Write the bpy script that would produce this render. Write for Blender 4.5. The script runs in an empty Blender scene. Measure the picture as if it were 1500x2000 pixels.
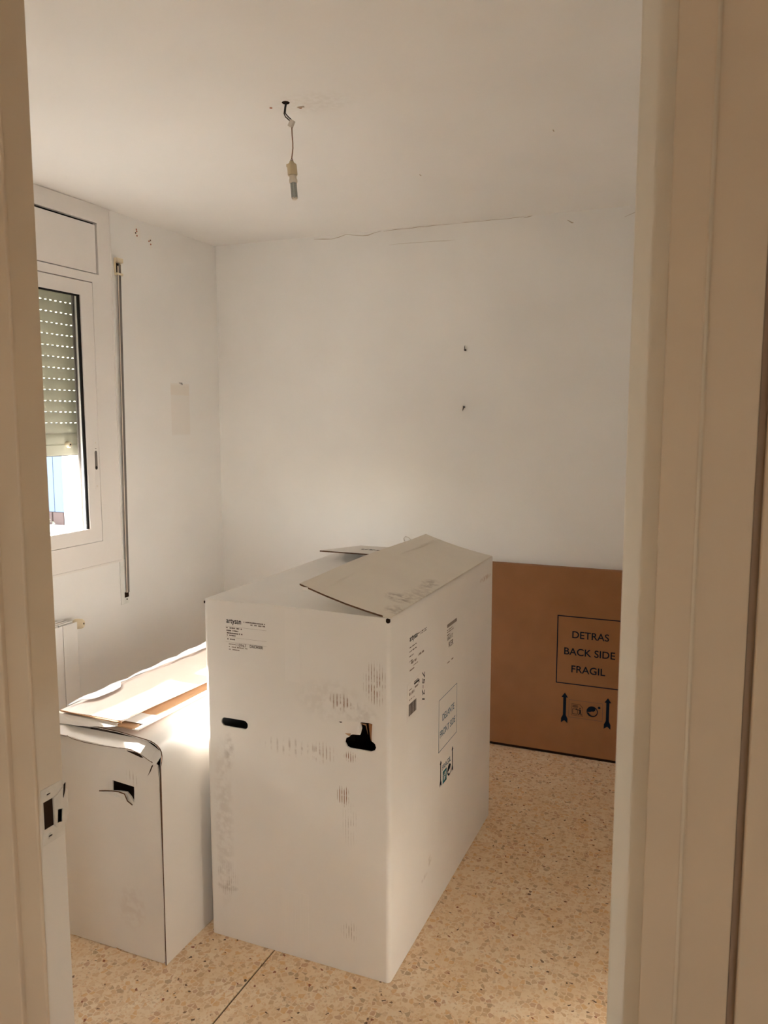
import bpy, bmesh, math, random
from mathutils import Vector, Matrix
random.seed(7)
S = bpy.context.scene
C = S.collection
PI = math.pi

# ------------------------------------------------------------------ camera, sky, sun, exposure
CAM_H = 1.58
cd = bpy.data.cameras.new('camera')
cam = bpy.data.objects.new('camera', cd); C.objects.link(cam)
cam.location = (0, 0, CAM_H)
cam.rotation_euler = (math.radians(90 - 6.70), 0, math.radians(22.70))
cd.sensor_fit = 'VERTICAL'; cd.sensor_height = 36.0; cd.sensor_width = 27.0
cd.lens = 1557.0 / 2000.0 * 36.0
cd.clip_start = 0.02; cd.clip_end = 200
cd.dof.use_dof = True; cd.dof.focus_distance = 2.4; cd.dof.aperture_fstop = 12
S.camera = cam

W = bpy.data.worlds.new('sky'); S.world = W; W.use_nodes = True
wn = W.node_tree; wn.nodes.clear()
wo = wn.nodes.new('ShaderNodeOutputWorld'); wb = wn.nodes.new('ShaderNodeBackground'); ws = wn.nodes.new('ShaderNodeTexSky')
ws.sky_type = 'NISHITA'; ws.sun_disc = False
ws.sun_elevation = math.radians(24.3); ws.sun_rotation = math.radians(270)
ws.air_density = 1.0; ws.dust_density = 1.5
wb.inputs['Strength'].default_value = 0.80
wh = wn.nodes.new('ShaderNodeHueSaturation'); wh.inputs['Saturation'].default_value = 0.38      # hazy sky
wt = wn.nodes.new('ShaderNodeMix'); wt.data_type = 'RGBA'; wt.blend_type = 'MULTIPLY'; wt.inputs[0].default_value = 1; wt.inputs[7].default_value = (1.0, .97, .92, 1)
wn.links.new(ws.outputs[0], wh.inputs['Color']); wn.links.new(wh.outputs[0], wt.inputs[6])
wn.links.new(wt.outputs[2], wb.inputs[0]); wn.links.new(wb.outputs[0], wo.inputs[0])

sd = bpy.data.lights.new('sun', 'SUN'); sd.energy = 8.5; sd.angle = math.radians(0.53); sd.color = (1.0, 0.965, 0.92)
sun = bpy.data.objects.new('sun', sd); C.objects.link(sun); sun.location = (-12, 2, 8)
SUN_DIR = Vector((math.cos(math.radians(24.3)), -0.014, -math.sin(math.radians(24.3))))
sun.rotation_euler = SUN_DIR.to_track_quat('-Z', 'Y').to_euler()

# light portal: guides the sampling of the sky through the window, gives no light of its own
pd = bpy.data.lights.new('window_portal', 'AREA'); pd.shape = 'RECTANGLE'; pd.size = 1.3; pd.size_y = 0.45
pd.cycles.is_portal = True
po = bpy.data.objects.new('window_portal', pd); C.objects.link(po); po.location = (-2.76, 2.18, 1.25)
po.rotation_euler = Vector((1, 0, 0)).to_track_quat('-Z', 'Z').to_euler()
pd2 = bpy.data.lights.new('fill_window_portal', 'AREA'); pd2.shape = 'RECTANGLE'; pd2.size = .6; pd2.size_y = 1.2  # portal for the added hall window
pd2.cycles.is_portal = True
po2 = bpy.data.objects.new('fill_window_portal', pd2); C.objects.link(po2); po2.location = (1.14, -1.40, 1.4)
po2.rotation_euler = Vector((-1, 0, 0)).to_track_quat('-Z', 'Z').to_euler()

vs = S.view_settings
vs.view_transform = 'Standard'; vs.look = 'None'; vs.gamma = 1.0; vs.exposure = 2.56
vs.use_curve_mapping = False
S.cycles.use_denoising = True
S.cycles.max_bounces = 12; S.cycles.diffuse_bounces = 10; S.cycles.glossy_bounces = 3; S.cycles.transparent_max_bounces = 8
S.cycles.use_adaptive_sampling = False
S.cycles.caustics_reflective = False; S.cycles.caustics_refractive = False
S.cycles.sample_clamp_indirect = 20

# ------------------------------------------------------------------ materials
def mat(name, col, rough=0.6, spec=0.3, metal=0.0, noise=None, bump=None, coat=0.0):
    """noise=(scale, amount), bump=(scale, strength, stretch xyz)"""
    m = bpy.data.materials.new(name); m.use_nodes = True
    nt = m.node_tree; b = nt.nodes['Principled BSDF']
    b.inputs['Base Color'].default_value = (*col, 1); b.inputs['Roughness'].default_value = rough
    b.inputs['Specular IOR Level'].default_value = spec; b.inputs['Metallic'].default_value = metal
    b.inputs['Coat Weight'].default_value = coat
    tc = nt.nodes.new('ShaderNodeTexCoord')
    if noise:
        n = nt.nodes.new('ShaderNodeTexNoise'); n.inputs['Scale'].default_value = noise[0]; n.inputs['Detail'].default_value = 2
        nt.links.new(tc.outputs['Object'], n.inputs['Vector'])
        r = nt.nodes.new('ShaderNodeMapRange'); r.inputs[1].default_value = .3; r.inputs[2].default_value = .7
        r.inputs[3].default_value = 1 - noise[1]; r.inputs[4].default_value = 1 + noise[1] * .3
        nt.links.new(n.outputs['Fac'], r.inputs[0])
        x = nt.nodes.new('ShaderNodeMix'); x.data_type = 'RGBA'; x.blend_type = 'MULTIPLY'; x.inputs[0].default_value = 1
        x.inputs[6].default_value = (*col, 1)
        nt.links.new(r.outputs[0], x.inputs[7]); nt.links.new(x.outputs[2], b.inputs['Base Color'])
    if bump:
        mp = nt.nodes.new('ShaderNodeMapping'); mp.inputs['Scale'].default_value = bump[2] if len(bump) > 2 else (1, 1, 1)
        n2 = nt.nodes.new('ShaderNodeTexNoise'); n2.inputs['Scale'].default_value = bump[0]; n2.inputs['Detail'].default_value = 1
        bp = nt.nodes.new('ShaderNodeBump'); bp.inputs['Strength'].default_value = bump[1]; bp.inputs['Distance'].default_value = 0.002
        nt.links.new(tc.outputs['Object'], mp.inputs[0]); nt.links.new(mp.outputs[0], n2.inputs['Vector'])
        nt.links.new(n2.outputs['Fac'], bp.inputs['Height']); nt.links.new(bp.outputs[0], b.inputs['Normal'])
    return m

def stain_or_light(m, spots):
    """marks with a shape of their own, stains and painted-in light: (c1, c2, r1, r2, strength, colour, stripes, axes) in object space;
    axes picks the two coordinates, stripes follow the corrugation (or None)"""
    nt = m.node_tree; b = nt.nodes['Principled BSDF']
    tc = nt.nodes.new('ShaderNodeTexCoord'); sp = nt.nodes.new('ShaderNodeSeparateXYZ'); nt.links.new(tc.outputs['Object'], sp.inputs[0])
    nz = nt.nodes.new('ShaderNodeTexNoise'); nz.inputs['Scale'].default_value = 55; nz.inputs['Detail'].default_value = 2
    nt.links.new(tc.outputs['Object'], nz.inputs['Vector'])
    nr = nt.nodes.new('ShaderNodeMapRange'); nr.inputs[1].default_value = .38; nr.inputs[2].default_value = .62
    nt.links.new(nz.outputs['Fac'], nr.inputs[0])
    def M(op, a, bb=None, clamp=False):
        n = nt.nodes.new('ShaderNodeMath'); n.operation = op; n.use_clamp = clamp
        for i, v in enumerate((a, bb)):
            if v is None: continue
            if isinstance(v, (int, float)): n.inputs[i].default_value = v
            else: nt.links.new(v, n.inputs[i])
        return n.outputs[0]
    if b.inputs['Base Color'].is_linked: cur = b.inputs['Base Color'].links[0].from_socket
    else:
        rg = nt.nodes.new('ShaderNodeRGB'); rg.outputs[0].default_value = b.inputs['Base Color'].default_value; cur = rg.outputs[0]
    for (c1, c2, r1, r2, st, col, stripes, axes, hard) in spots:
        a1 = M('DIVIDE', M('SUBTRACT', sp.outputs[axes[0]], c1), r1); a2 = M('DIVIDE', M('SUBTRACT', sp.outputs[axes[1]], c2), r2)
        if hard:
            d = M('MAXIMUM', M('ABSOLUTE', a1), M('ABSOLUTE', a2)); k = M('MULTIPLY', M('SUBTRACT', 1.0, d), 14.0, True)
        else:
            d = M('ADD', M('MULTIPLY', a1, a1), M('MULTIPLY', a2, a2)); k = M('SUBTRACT', 1.0, d, True)
            k = M('MULTIPLY', k, nr.outputs[0])
        if stripes:
            s = M('SINE', M('MULTIPLY', sp.outputs[axes[0]], 2 * PI / stripes)); s = M('MULTIPLY', M('SUBTRACT', s, .35), 2.2, True)
            k = M('MULTIPLY', k, s)
        k = M('MULTIPLY', k, st)
        mx = nt.nodes.new('ShaderNodeMix'); mx.data_type = 'RGBA'
        nt.links.new(k, mx.inputs[0]); nt.links.new(cur, mx.inputs[6]); mx.inputs[7].default_value = (*col, 1)
        cur = mx.outputs[2]
    nt.links.new(cur, b.inputs['Base Color'])
    return m

WALLC = (.875, .865, .845)
M_wall = mat('wall_paint', WALLC, .75, .2, noise=(3, .03))
M_wall_left = mat('wall_paint_window_side', WALLC, .75, .2, noise=(3, .03))
stain_or_light(M_wall_left, [(3.356, 1.62, .078, .128, .3, (.76, .69, .62), None, (1, 2), True),
                    (3.356, 1.725, .078, .03, .3, (.78, .68, .56), None, (1, 2), True),
                    (3.07, 2.43, .03, .05, .4, (.86, .80, .66), None, (1, 2), False),
                    (3.165, 2.405, .02, .04, .4, (.86, .80, .66), None, (1, 2), False)])
M_ceil = mat('ceiling_paint', (.875, .86, .838), .8, .2, noise=(2, .03))
stain_or_light(M_ceil, [(-1.13, 2.17, .14, .09, .22, (.60, .55, .49), None, (0, 1), False), (-1.22, 2.16, .1, .06, .3, (.86, .82, .76), None, (0, 1), False)])
M_hall = mat('hall_paint', (.74, .68, .60), .8, .2, noise=(3, .03))
M_frame = mat('door_frame_paint', (.66, .53, .39), .4, .35, noise=(6, .04), bump=(40, .06, (1, 1, .15)))
M_doorp = mat('door_leaf_paint', (.82, .76, .66), .4, .35, noise=(6, .03))
M_alu = mat('white_lacquered_aluminium', (.82, .79, .76), .38, .4, noise=(4, .015))
M_black = mat('black_rubber', (.012, .011, .010), .6, .2)
M_slat = mat('shutter_slat_plastic', (.60, .60, .50), .5, .35, noise=(8, .04))
nt = M_slat.node_tree; tr_ = nt.nodes.new('ShaderNodeBsdfTranslucent'); mx_ = nt.nodes.new('ShaderNodeMixShader'); mx_.inputs[0].default_value = .06
tr_.inputs[0].default_value = (.75, .74, .60, 1)
nt.links.new(nt.nodes['Principled BSDF'].outputs[0], mx_.inputs[1]); nt.links.new(tr_.outputs[0], mx_.inputs[2]); nt.links.new(mx_.outputs[0], nt.nodes['Material Output'].inputs[0])
M_rad = mat('radiator_enamel', (.82, .80, .77), .35, .45)
M_beige = mat('beige_plastic', (.72, .62, .44), .4, .4)
M_sock = mat('aged_lampholder_plastic', (.58, .48, .30), .45, .4)
M_bulbw = mat('bulb_white_plastic', (.72, .66, .56), .4, .4)
M_tube = mat('bulb_tube_glass', (.42, .45, .42), .2, .5)
M_wire_d = mat('dark_wire', (.045, .04, .035), .5, .3)
M_wire_b = mat('brown_wire', (.27, .16, .10), .5, .3)
M_conn = mat('clear_terminal_block', (.62, .57, .50), .4, .4)
M_strap = mat('grey_strap_webbing', (.20, .18, .165), .8, .1, bump=(400, .3))
M_strap_e = mat('cream_strap_edge', (.74, .66, .55), .7, .1)
M_plate = mat('pale_winder_plate', (.80, .80, .76), .35, .4)
M_steel = mat('brushed_steel', (.78, .74, .68), .35, .5, metal=.25, noise=(30, .06))
M_edge_highlight = mat('edge_highlight_paint', (.70, .60, .47), .6, .2)  # lighter tone stands for light caught on the jamb edge
M_gap = mat('gap_shade', (.30, .21, .15), .9, .05)
M_plated = mat('painted_strike_metal', (.70, .65, .58), .4, .4, noise=(40, .1))
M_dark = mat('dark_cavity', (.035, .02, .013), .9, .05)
M_red = mat('red_wall_plug', (.42, .14, .07), .7, .1)
M_crack = mat('plaster_crack', (.50, .42, .34), .9, .05)
M_nail = mat('dark_metal_hook', (.05, .04, .035), .4, .4)
CARD = (.84, .81, .775)
M_card = mat('white_box_board', CARD, .62, .22, noise=(5, .03), bump=(7, .10, (9, 9, .4)))
M_cardf = mat('white_box_board_scuffed', CARD, .62, .22, noise=(5, .03), bump=(7, .10, (9, 9, .4)))
G = (.36, .29, .24); BR = (.30, .17, .10)
stain_or_light(M_cardf, [(-1.325, .37, .040, .30, .22, G, None, (0, 2), False), (-1.32, .19, .045, .06, .55, G, .0075, (0, 2), False), (-1.315, .165, .04, .012, .45, G, None, (0, 2), False),
                (-.93, .80, .05, .028, 1, BR, .0105, (0, 2), False), (-.905, .80, .03, .018, 1, BR, .0105, (0, 2), False), (-.828, .865, .038, .07, 1.2, BR, .008, (0, 2), False),
                (-.96, .80, .12, .07, .16, G, None, (0, 2), False), (-.87, .775, .06, .03, .25, G, None, (0, 2), False),
                (-.902, .648, .022, .018, 2, BR, .007, (0, 2), False), (-.925, .53, .022, .035, 2, BR, .007, (0, 2), False), (-.99, .645, .05, .035, .6, BR, .011, (0, 2), False),
                (-.905, .45, .028, .07, .45, G, .008, (0, 2), False), (-.907, .127, .03, .035, .7, G, .008, (0, 2), False),
                (-1.08, .645, .12, .03, .5, G, .02, (0, 2), False), (-1.30, .60, .02, .06, .45, G, None, (0, 2), False)])
M_cards = mat('white_box_board_side', CARD, .62, .22, noise=(5, .03), bump=(7, .08, (9, 9, .4)))
stain_or_light(M_cards, [(2.86, .985, .09, .012, .8, (.5, .36, .28), None, (1, 2), False), (2.2, .16, .03, .01, .5, G, None, (1, 2), False), (2.25, .19, .02, .02, .4, G, None, (1, 2), False)])
M_flap = mat('creamy_box_flap', (.82, .765, .68), .65, .2, noise=(6, .04), bump=(6, .03, (4, 1, 1)))
stain_or_light(M_flap, [(-.83, 2.10, .05, .05, .8, G, None, (0, 1), False), (-.80, 1.99, .03, .05, .6, G, None, (0, 1), False), (-.82, 2.33, .03, .07, .6, G, None, (0, 1), False), (-.80, 2.20, .05, .12, .4, G, None, (0, 1), False)])
M_kraft = mat('brown_kraft_board', (.36, .175, .082), .72, .12, noise=(9, .08), bump=(10, .08, (8, 8, .5)))
M_krafti = mat('kraft_inner_board', (.56, .34, .19), .7, .12, noise=(9, .08), bump=(20, .2, (1, 6, 1)))
M_kraft_e = mat('kraft_cut_edge', (.16, .085, .05), .85, .05, noise=(120, .3))
M_ink = mat('black_ink', (.022, .020, .020), .6, .15)
M_ink2 = mat('faded_ink', (.30, .245, .21), .6, .15)
M_ink3 = mat('grey_ink', (.14, .11, .095), .6, .15)
M_blue = mat('navy_ink', (.004, .014, .032), .6, .15)
M_blueS = mat('blue_ink', (.05, .15, .24), .6, .15)
M_teal = mat('teal_ink', (.02, .20, .26), .6, .15)
M_sticker = mat('paper_sticker', (.84, .80, .76), .5, .25)
M_low = mat('worn_white_board', (.80, .755, .70), .6, .22, noise=(5, .04), bump=(6, .1, (7, 7, .6)))
stain_or_light(M_low, [(-1.515, .55, .03, .03, .6, (.45, .36, .29), .012, (0, 2), False), (-1.53, .15, .06, .08, .3, (.58, .47, .40), None, (0, 2), False)])
M_wrap = mat('glossy_white_wrap_board', (.82, .79, .75), .32, .45, noise=(5, .02), bump=(5, .25, (2, 2, 6)))
M_topflap = mat('pinkish_taped_flap', (.60, .49, .425), .45, .35, noise=(6, .04), bump=(8, .2, (5, 1, 1)))
M_tape = mat('clear_packing_tape', (.835, .805, .77), .3, .4, bump=(60, .4, (3, 3, .1)))
M_tapeb = mat('skylight_tinted_tape', (.80, .83, .88), .2, .5, bump=(30, .5))  # skylight's blue cast is put into the tape colour

def terrazzo():
    m = bpy.data.materials.new('terrazzo'); m.use_nodes = True
    nt = m.node_tree; b = nt.nodes['Principled BSDF']; L = nt.links.new
    tc = nt.nodes.new('ShaderNodeTexCoord')
    nzd = nt.nodes.new('ShaderNodeTexNoise'); nzd.inputs['Scale'].default_value = 60; L(tc.outputs['Object'], nzd.inputs['Vector'])
    mxv = nt.nodes.new('ShaderNodeMix'); mxv.data_type = 'VECTOR'; mxv.inputs[0].default_value = .006
    L(tc.outputs['Object'], mxv.inputs[4]); L(nzd.outputs['Color'], mxv.inputs[5])
    cur = None
    base = nt.nodes.new('ShaderNodeTexNoise'); base.inputs['Scale'].default_value = 9; base.inputs['Detail'].default_value = 3; L(tc.outputs['Object'], base.inputs['Vector'])
    rb = nt.nodes.new('ShaderNodeValToRGB'); rb.color_ramp.elements[0].position = .35; rb.color_ramp.elements[1].position = .68
    rb.color_ramp.elements[0].color = (.86, .655, .43, 1); rb.color_ramp.elements[1].color = (.92, .765, .57, 1)
    L(base.outputs['Fac'], rb.inputs[0]); cur = rb.outputs[0]
    def layer(scale, thr0, thr1, keep, stops, seed, strength):
        nonlocal cur
        mp = nt.nodes.new('ShaderNodeMapping'); mp.inputs['Location'].default_value = (seed, seed * .7, seed * .3); L(mxv.outputs[1], mp.inputs[0])
        v = nt.nodes.new('ShaderNodeTexVoronoi'); v.voronoi_dimensions = '2D'; v.inputs['Scale'].default_value = scale; v.inputs['Randomness'].default_value = .95; L(mp.outputs[0], v.inputs['Vector'])
        e = nt.nodes.new('ShaderNodeTexVoronoi'); e.feature = 'DISTANCE_TO_EDGE'; e.voronoi_dimensions = '2D'; e.inputs['Scale'].default_value = scale; e.inputs['Randomness'].default_value = .95; L(mp.outputs[0], e.inputs['Vector'])
        sc = nt.nodes.new('ShaderNodeSeparateColor'); L(v.outputs['Color'], sc.inputs[0])
        r1 = nt.nodes.new('ShaderNodeMapRange'); r1.inputs[1].default_value = thr0; r1.inputs[2].default_value = thr1; L(e.outputs['Distance'], r1.inputs[0])
        g = nt.nodes.new('ShaderNodeMath'); g.operation = 'LESS_THAN'; g.inputs[1].default_value = keep; L(sc.outputs[0], g.inputs[0])
        mu = nt.nodes.new('ShaderNodeMath'); mu.operation = 'MULTIPLY'; L(r1.outputs[0], mu.inputs[0]); L(g.outputs[0], mu.inputs[1])
        mu2 = nt.nodes.new('ShaderNodeMath'); mu2.operation = 'MULTIPLY'; mu2.inputs[1].default_value = strength; L(mu.outputs[0], mu2.inputs[0])
        rp = nt.nodes.new('ShaderNodeValToRGB'); rp.color_ramp.interpolation = 'CONSTANT'
        el = rp.color_ramp.elements
        el[0].position = stops[0][0]; el[0].color = (*stops[0][1], 1); el[1].position = stops[1][0]; el[1].color = (*stops[1][1], 1)
        for p, c in stops[2:]:
            q = el.new(p); q.color = (*c, 1)
        L(sc.outputs[1], rp.inputs[0])
        mx = nt.nodes.new('ShaderNodeMix'); mx.data_type = 'RGBA'; L(mu2.outputs[0], mx.inputs[0]); L(cur, mx.inputs[6]); L(rp.outputs[0], mx.inputs[7]); cur = mx.outputs[2]
    layer(125, .06, .12, .62, [(0, (.80, .58, .35)), (.25, (.70, .47, .27)), (.45, (.88, .68, .46)), (.7, (.76, .47, .25)), (.88, (.58, .38, .22))], 3.1, .55)
    layer(62, .07, .13, .55, [(0, (.74, .48, .26)), (.22, (.80, .58, .36)), (.42, (.64, .41, .23)), (.6, (.86, .66, .44)), (.75, (.78, .47, .21)), (.88, (.60, .33, .20)), (.94, (.48, .31, .18))], 11.7, .7)
    layer(85, .22, .27, .036, [(0, (.10, .055, .03)), (.4, (.22, .12, .07)), (.7, (.30, .09, .05))], 23.3, .9)
    L(cur, b.inputs['Base Color']); b.inputs['Roughness'].default_value = .27; b.inputs['Specular IOR Level'].default_value = .4
    return m
M_terr = terrazzo()

M_glass = bpy.data.materials.new('window_glass'); M_glass.use_nodes = True
nt = M_glass.node_tree; nt.nodes.clear()
o_ = nt.nodes.new('ShaderNodeOutputMaterial'); t_ = nt.nodes.new('ShaderNodeBsdfTransparent'); g_ = nt.nodes.new('ShaderNodeBsdfGlossy'); x_ = nt.nodes.new('ShaderNodeMixShader')
t_.inputs[0].default_value = (.97, .975, .97, 1); g_.inputs['Roughness'].default_value = .02; x_.inputs[0].default_value = .05
nt.links.new(t_.outputs[0], x_.inputs[1]); nt.links.new(g_.outputs[0], x_.inputs[2]); nt.links.new(x_.outputs[0], o_.inputs[0])

# ------------------------------------------------------------------ builders
ORG = {}
def link(name, me, m, parent=None, offset=(0, 0, 0), smooth=False):
    o = bpy.data.objects.new(name, me); C.objects.link(o)
    if m is not None and len(me.materials) == 0: me.materials.append(m)
    off = Vector(offset)
    if parent is not None:
        o.parent = parent; o.location = off - ORG[parent.name]
    else: o.location = off
    ORG[o.name] = off.copy()
    if smooth:
        for p in me.polygons: p.use_smooth = True
    return o
def thing(name, loc, label=None, cat=None, group=None, kind=None):
    o = bpy.data.objects.new(name, None); C.objects.link(o); o.location = loc; o.empty_display_size = .1
    ORG[o.name] = Vector(loc)
    tag(o, label, cat, group, kind); return o
def tag(o, label=None, cat=None, group=None, kind=None):
    if label: o['label'] = label
    if cat: o['category'] = cat
    if group: o['group'] = group
    if kind: o['kind'] = kind
    return o
def me_from(bm, name='m'):
    bmesh.ops.recalc_face_normals(bm, faces=bm.faces[:])
    me = bpy.data.meshes.new(name); bm.to_mesh(me); bm.free(); return me
def box_bm(bm, a, b, bev=0, seg=2):
    x0, y0, z0 = (min(a[i], b[i]) for i in range(3)); x1, y1, z1 = (max(a[i], b[i]) for i in range(3))
    vs_ = [bm.verts.new(p) for p in ((x0, y0, z0), (x1, y0, z0), (x1, y1, z0), (x0, y1, z0), (x0, y0, z1), (x1, y0, z1), (x1, y1, z1), (x0, y1, z1))]
    fs = [bm.faces.new([vs_[i] for i in f]) for f in ((0, 3, 2, 1), (4, 5, 6, 7), (0, 1, 5, 4), (1, 2, 6, 5), (2, 3, 7, 6), (3, 0, 4, 7))]
    if bev:
        es = list({e for f in fs for e in f.edges})
        bmesh.ops.bevel(bm, geom=es, offset=bev, segments=seg, affect='EDGES', profile=.5)
def box(name, a, b, m, parent=None, bev=0, seg=2, **k):
    bm = bmesh.new(); box_bm(bm, a, b, bev, seg); return link(name, me_from(bm), m, parent, **k)
def boxes(name, lst, m, parent=None, bev=0, **k):
    bm = bmesh.new()
    for a, b in lst: box_bm(bm, a, b, bev)
    return link(name, me_from(bm), m, parent, **k)
def extrude(name, pts, vec, m, parent=None, steps=1, warp=None, smooth=False, **k):
    """closed polygon pts (3D) swept along vec"""
    bm = bmesh.new(); rings = []
    for s in range(steps + 1):
        d = Vector(vec) * (s / steps); r = []
        for p in pts:
            q = Vector(p) + d
            if warp: q = Vector(warp(q))
            r.append(bm.verts.new(q))
        rings.append(r)
    n = len(pts)
    for s in range(steps):
        for i in range(n):
            bm.faces.new((rings[s][i], rings[s][(i + 1) % n], rings[s + 1][(i + 1) % n], rings[s + 1][i]))
    bm.faces.new(rings[0][::-1]); bm.faces.new(rings[-1])
    o = link(name, me_from(bm), m, parent, **k)
    if smooth:
        for p in o.data.polygons: p.use_smooth = True
        o.data.set_sharp_from_angle(angle=math.radians(40))
    return o
def sheet(path, t):
    """2D path -> closed outline of a sheet of thickness t (offset to the left of the path)"""
    n = len(path); off = []
    for i in range(n):
        a = Vector(path[max(i - 1, 0)]); b = Vector(path[min(i + 1, n - 1)]); d = (b - a).normalized()
        off.append((path[i][0] - d.y * t, path[i][1] + d.x * t))
    return list(path) + off[::-1]
def tube(name, pts, r, m, parent=None, seg=8, **k):
    bm = bmesh.new(); rings = []; n = len(pts); P = [Vector(p) for p in pts]; up = Vector((.3, .9, .2)).normalized()
    for i in range(n):
        d = (P[min(i + 1, n - 1)] - P[max(i - 1, 0)]).normalized(); u = d.cross(up).normalized(); v = d.cross(u)
        rr = r[i] if isinstance(r, (list, tuple)) else r
        rings.append([bm.verts.new(P[i] + (u * math.cos(2 * PI * j / seg) + v * math.sin(2 * PI * j / seg)) * rr) for j in range(seg)])
    for i in range(n - 1):
        for j in range(seg): bm.faces.new((rings[i][j], rings[i][(j + 1) % seg], rings[i + 1][(j + 1) % seg], rings[i + 1][j]))
    bm.faces.new(rings[0][::-1]); bm.faces.new(rings[-1])
    return link(name, me_from(bm), m, parent, smooth=True, **k)
def lathe(name, prof, origin, axis, m, parent=None, seg=20, **k):
    """prof: (radius, distance along axis)"""
    ax = Vector(axis).normalized(); u = ax.orthogonal().normalized(); v = ax.cross(u); O = Vector(origin)
    bm = bmesh.new(); rings = []
    for r, h in prof:
        rings.append([bm.verts.new(O + ax * h + (u * math.cos(2 * PI * j / seg) + v * math.sin(2 * PI * j / seg)) * max(r, 1e-4)) for j in range(seg)])
    for i in range(len(prof) - 1):
        for j in range(seg): bm.faces.new((rings[i][j], rings[i][(j + 1) % seg], rings[i + 1][(j + 1) % seg], rings[i + 1][j]))
    bm.faces.new(rings[0][::-1]); bm.faces.new(rings[-1])
    o = link(name, me_from(bm), m, parent, **k)
    for p in o.data.polygons: p.use_smooth = True
    o.data.set_sharp_from_angle(angle=math.radians(40))
    return o
def frame_m(o, u, v):
    u = Vector(u); v = Vector(v); w = u.cross(v)
    return Matrix(((u.x, v.x, w.x, o[0]), (u.y, v.y, w.y, o[1]), (u.z, v.z, w.z, o[2]), (0, 0, 0, 1)))
def curve_mesh(loops, ext):
    cu = bpy.data.curves.new('c', 'CURVE'); cu.dimensions = '2D'; cu.fill_mode = 'BOTH'; cu.extrude = ext
    for lp in loops:
        s = cu.splines.new('POLY'); s.points.add(len(lp) - 1); s.use_cyclic_u = True
        for p, q in zip(s.points, lp): p.co = (q[0], q[1], 0, 1)
    o = bpy.data.objects.new('c', cu); C.objects.link(o)
    bpy.context.view_layer.update()
    me = bpy.data.meshes.new_from_object(o.evaluated_get(bpy.context.evaluated_depsgraph_get()))
    bpy.data.objects.remove(o); bpy.data.curves.remove(cu); me.materials.clear()
    for p in me.polygons: p.use_smooth = False
    return me
def panel(name, loops, t, M, m, parent=None, **k):
    """flat board with holes: local outline in the plane of M, thickness t behind it"""
    me = curve_mesh(loops, t / 2); me.transform(M @ Matrix.Translation((0, 0, -t / 2))); return link(name, me, m, parent, **k)
def print_mesh(loops, M, lift=.0004):
    me = curve_mesh(loops, 0.00015); me.transform(M @ Matrix.Translation((0, 0, lift))); return me
def printed(name, loops, M, m, parent, lift=.0004):
    return link(name, print_mesh(loops, M, lift), m, parent)
def rect(x0, y0, x1, y1): return [(x0, y0), (x1, y0), (x1, y1), (x0, y1)]
def multi(name, looplist, M, m, parent, lift=.0004):
    """several separate ink shapes of one print as one mesh"""
    bm = bmesh.new()
    for lps in looplist:
        me = print_mesh(lps, M, lift); bm.from_mesh(me); bpy.data.meshes.remove(me)
    return tag(link(name, me_from(bm), m, parent), kind='stuff' if 'print' in name or name == 'barcode' else None)
def ring_rect(x0, y0, x1, y1, t): return [rect(x0, y0, x1, y1), rect(x0 + t, y0 + t, x1 - t, y1 - t)]
def lettering(name, s, x, y, w, h, M, m, parent, bold=0.0, shear=0.0, lift=.0004):
    cu = bpy.data.curves.new('t', 'FONT'); cu.body = s; cu.size = 1; cu.fill_mode = 'BOTH'; cu.extrude = .0005; cu.shear = shear; cu.offset = bold; cu.resolution_u = 4
    o = bpy.data.objects.new('t', cu); C.objects.link(o); bpy.context.view_layer.update()
    me = bpy.data.meshes.new_from_object(o.evaluated_get(bpy.context.evaluated_depsgraph_get()))
    bpy.data.objects.remove(o); bpy.data.curves.remove(cu); me.materials.clear()
    for p in me.polygons: p.use_smooth = False
    xs = [v.co.x for v in me.vertices]; ys = [v.co.y for v in me.vertices]
    x0, x1, y0, y1 = min(xs), max(xs), min(ys), max(ys)
    for v in me.vertices:
        v.co = ((v.co.x - x0) / (x1 - x0) * w + x, (v.co.y - y0) / (y1 - y0) * h + y, (.00015 if v.co.z > 0 else -.00015) + lift)
    me.transform(M); return link(name, me, m, parent)
def words(x, y, w, h, seed, fill=.75):
    """row of tiny illegible marks"""
    r = random.Random(seed); out = []; p = x
    while p < x + w - .001:
        q = min(p + r.uniform(.0018, .0042), x + w); out.append([rect(p, y + r.uniform(0, h * .12), q, y + h * r.uniform(.85, 1))])
        p = q + (r.uniform(.0006, .0012) if r.random() < fill else r.uniform(.003, .007))
    return out

# ------------------------------------------------------------------ setting
WX, WY, CZ, RX = -2.52, 3.698, 2.49, .03
OX0, OX1 = -.9495, -.0537                    # clear door opening
DY0, DY1, DH = .866, .93, 2.32              # frame depth and head height
HX0, HR, HY = -1.9, 1.02, -2.6               # the hall the picture is taken from

fl = thing('floor', (-1, 1.5, 0), kind='structure')
box('floor_bed', (WX - .02, HY, -.06), (HR + .1, WY + .02, -.0045), M_dark, fl)
JX = -1.158
# slabs meet in one visible dark joint running away from the door
box('floor_slab', (WX - .02, HY, -.03), (JX - .0023, WY + .02, 0), M_terr, fl, bev=.0006, seg=1)
box('floor_slab', (JX + .0023, HY, -.03), (HR + .1, WY + .02, 0), M_terr, fl, bev=.0006, seg=1)

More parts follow.
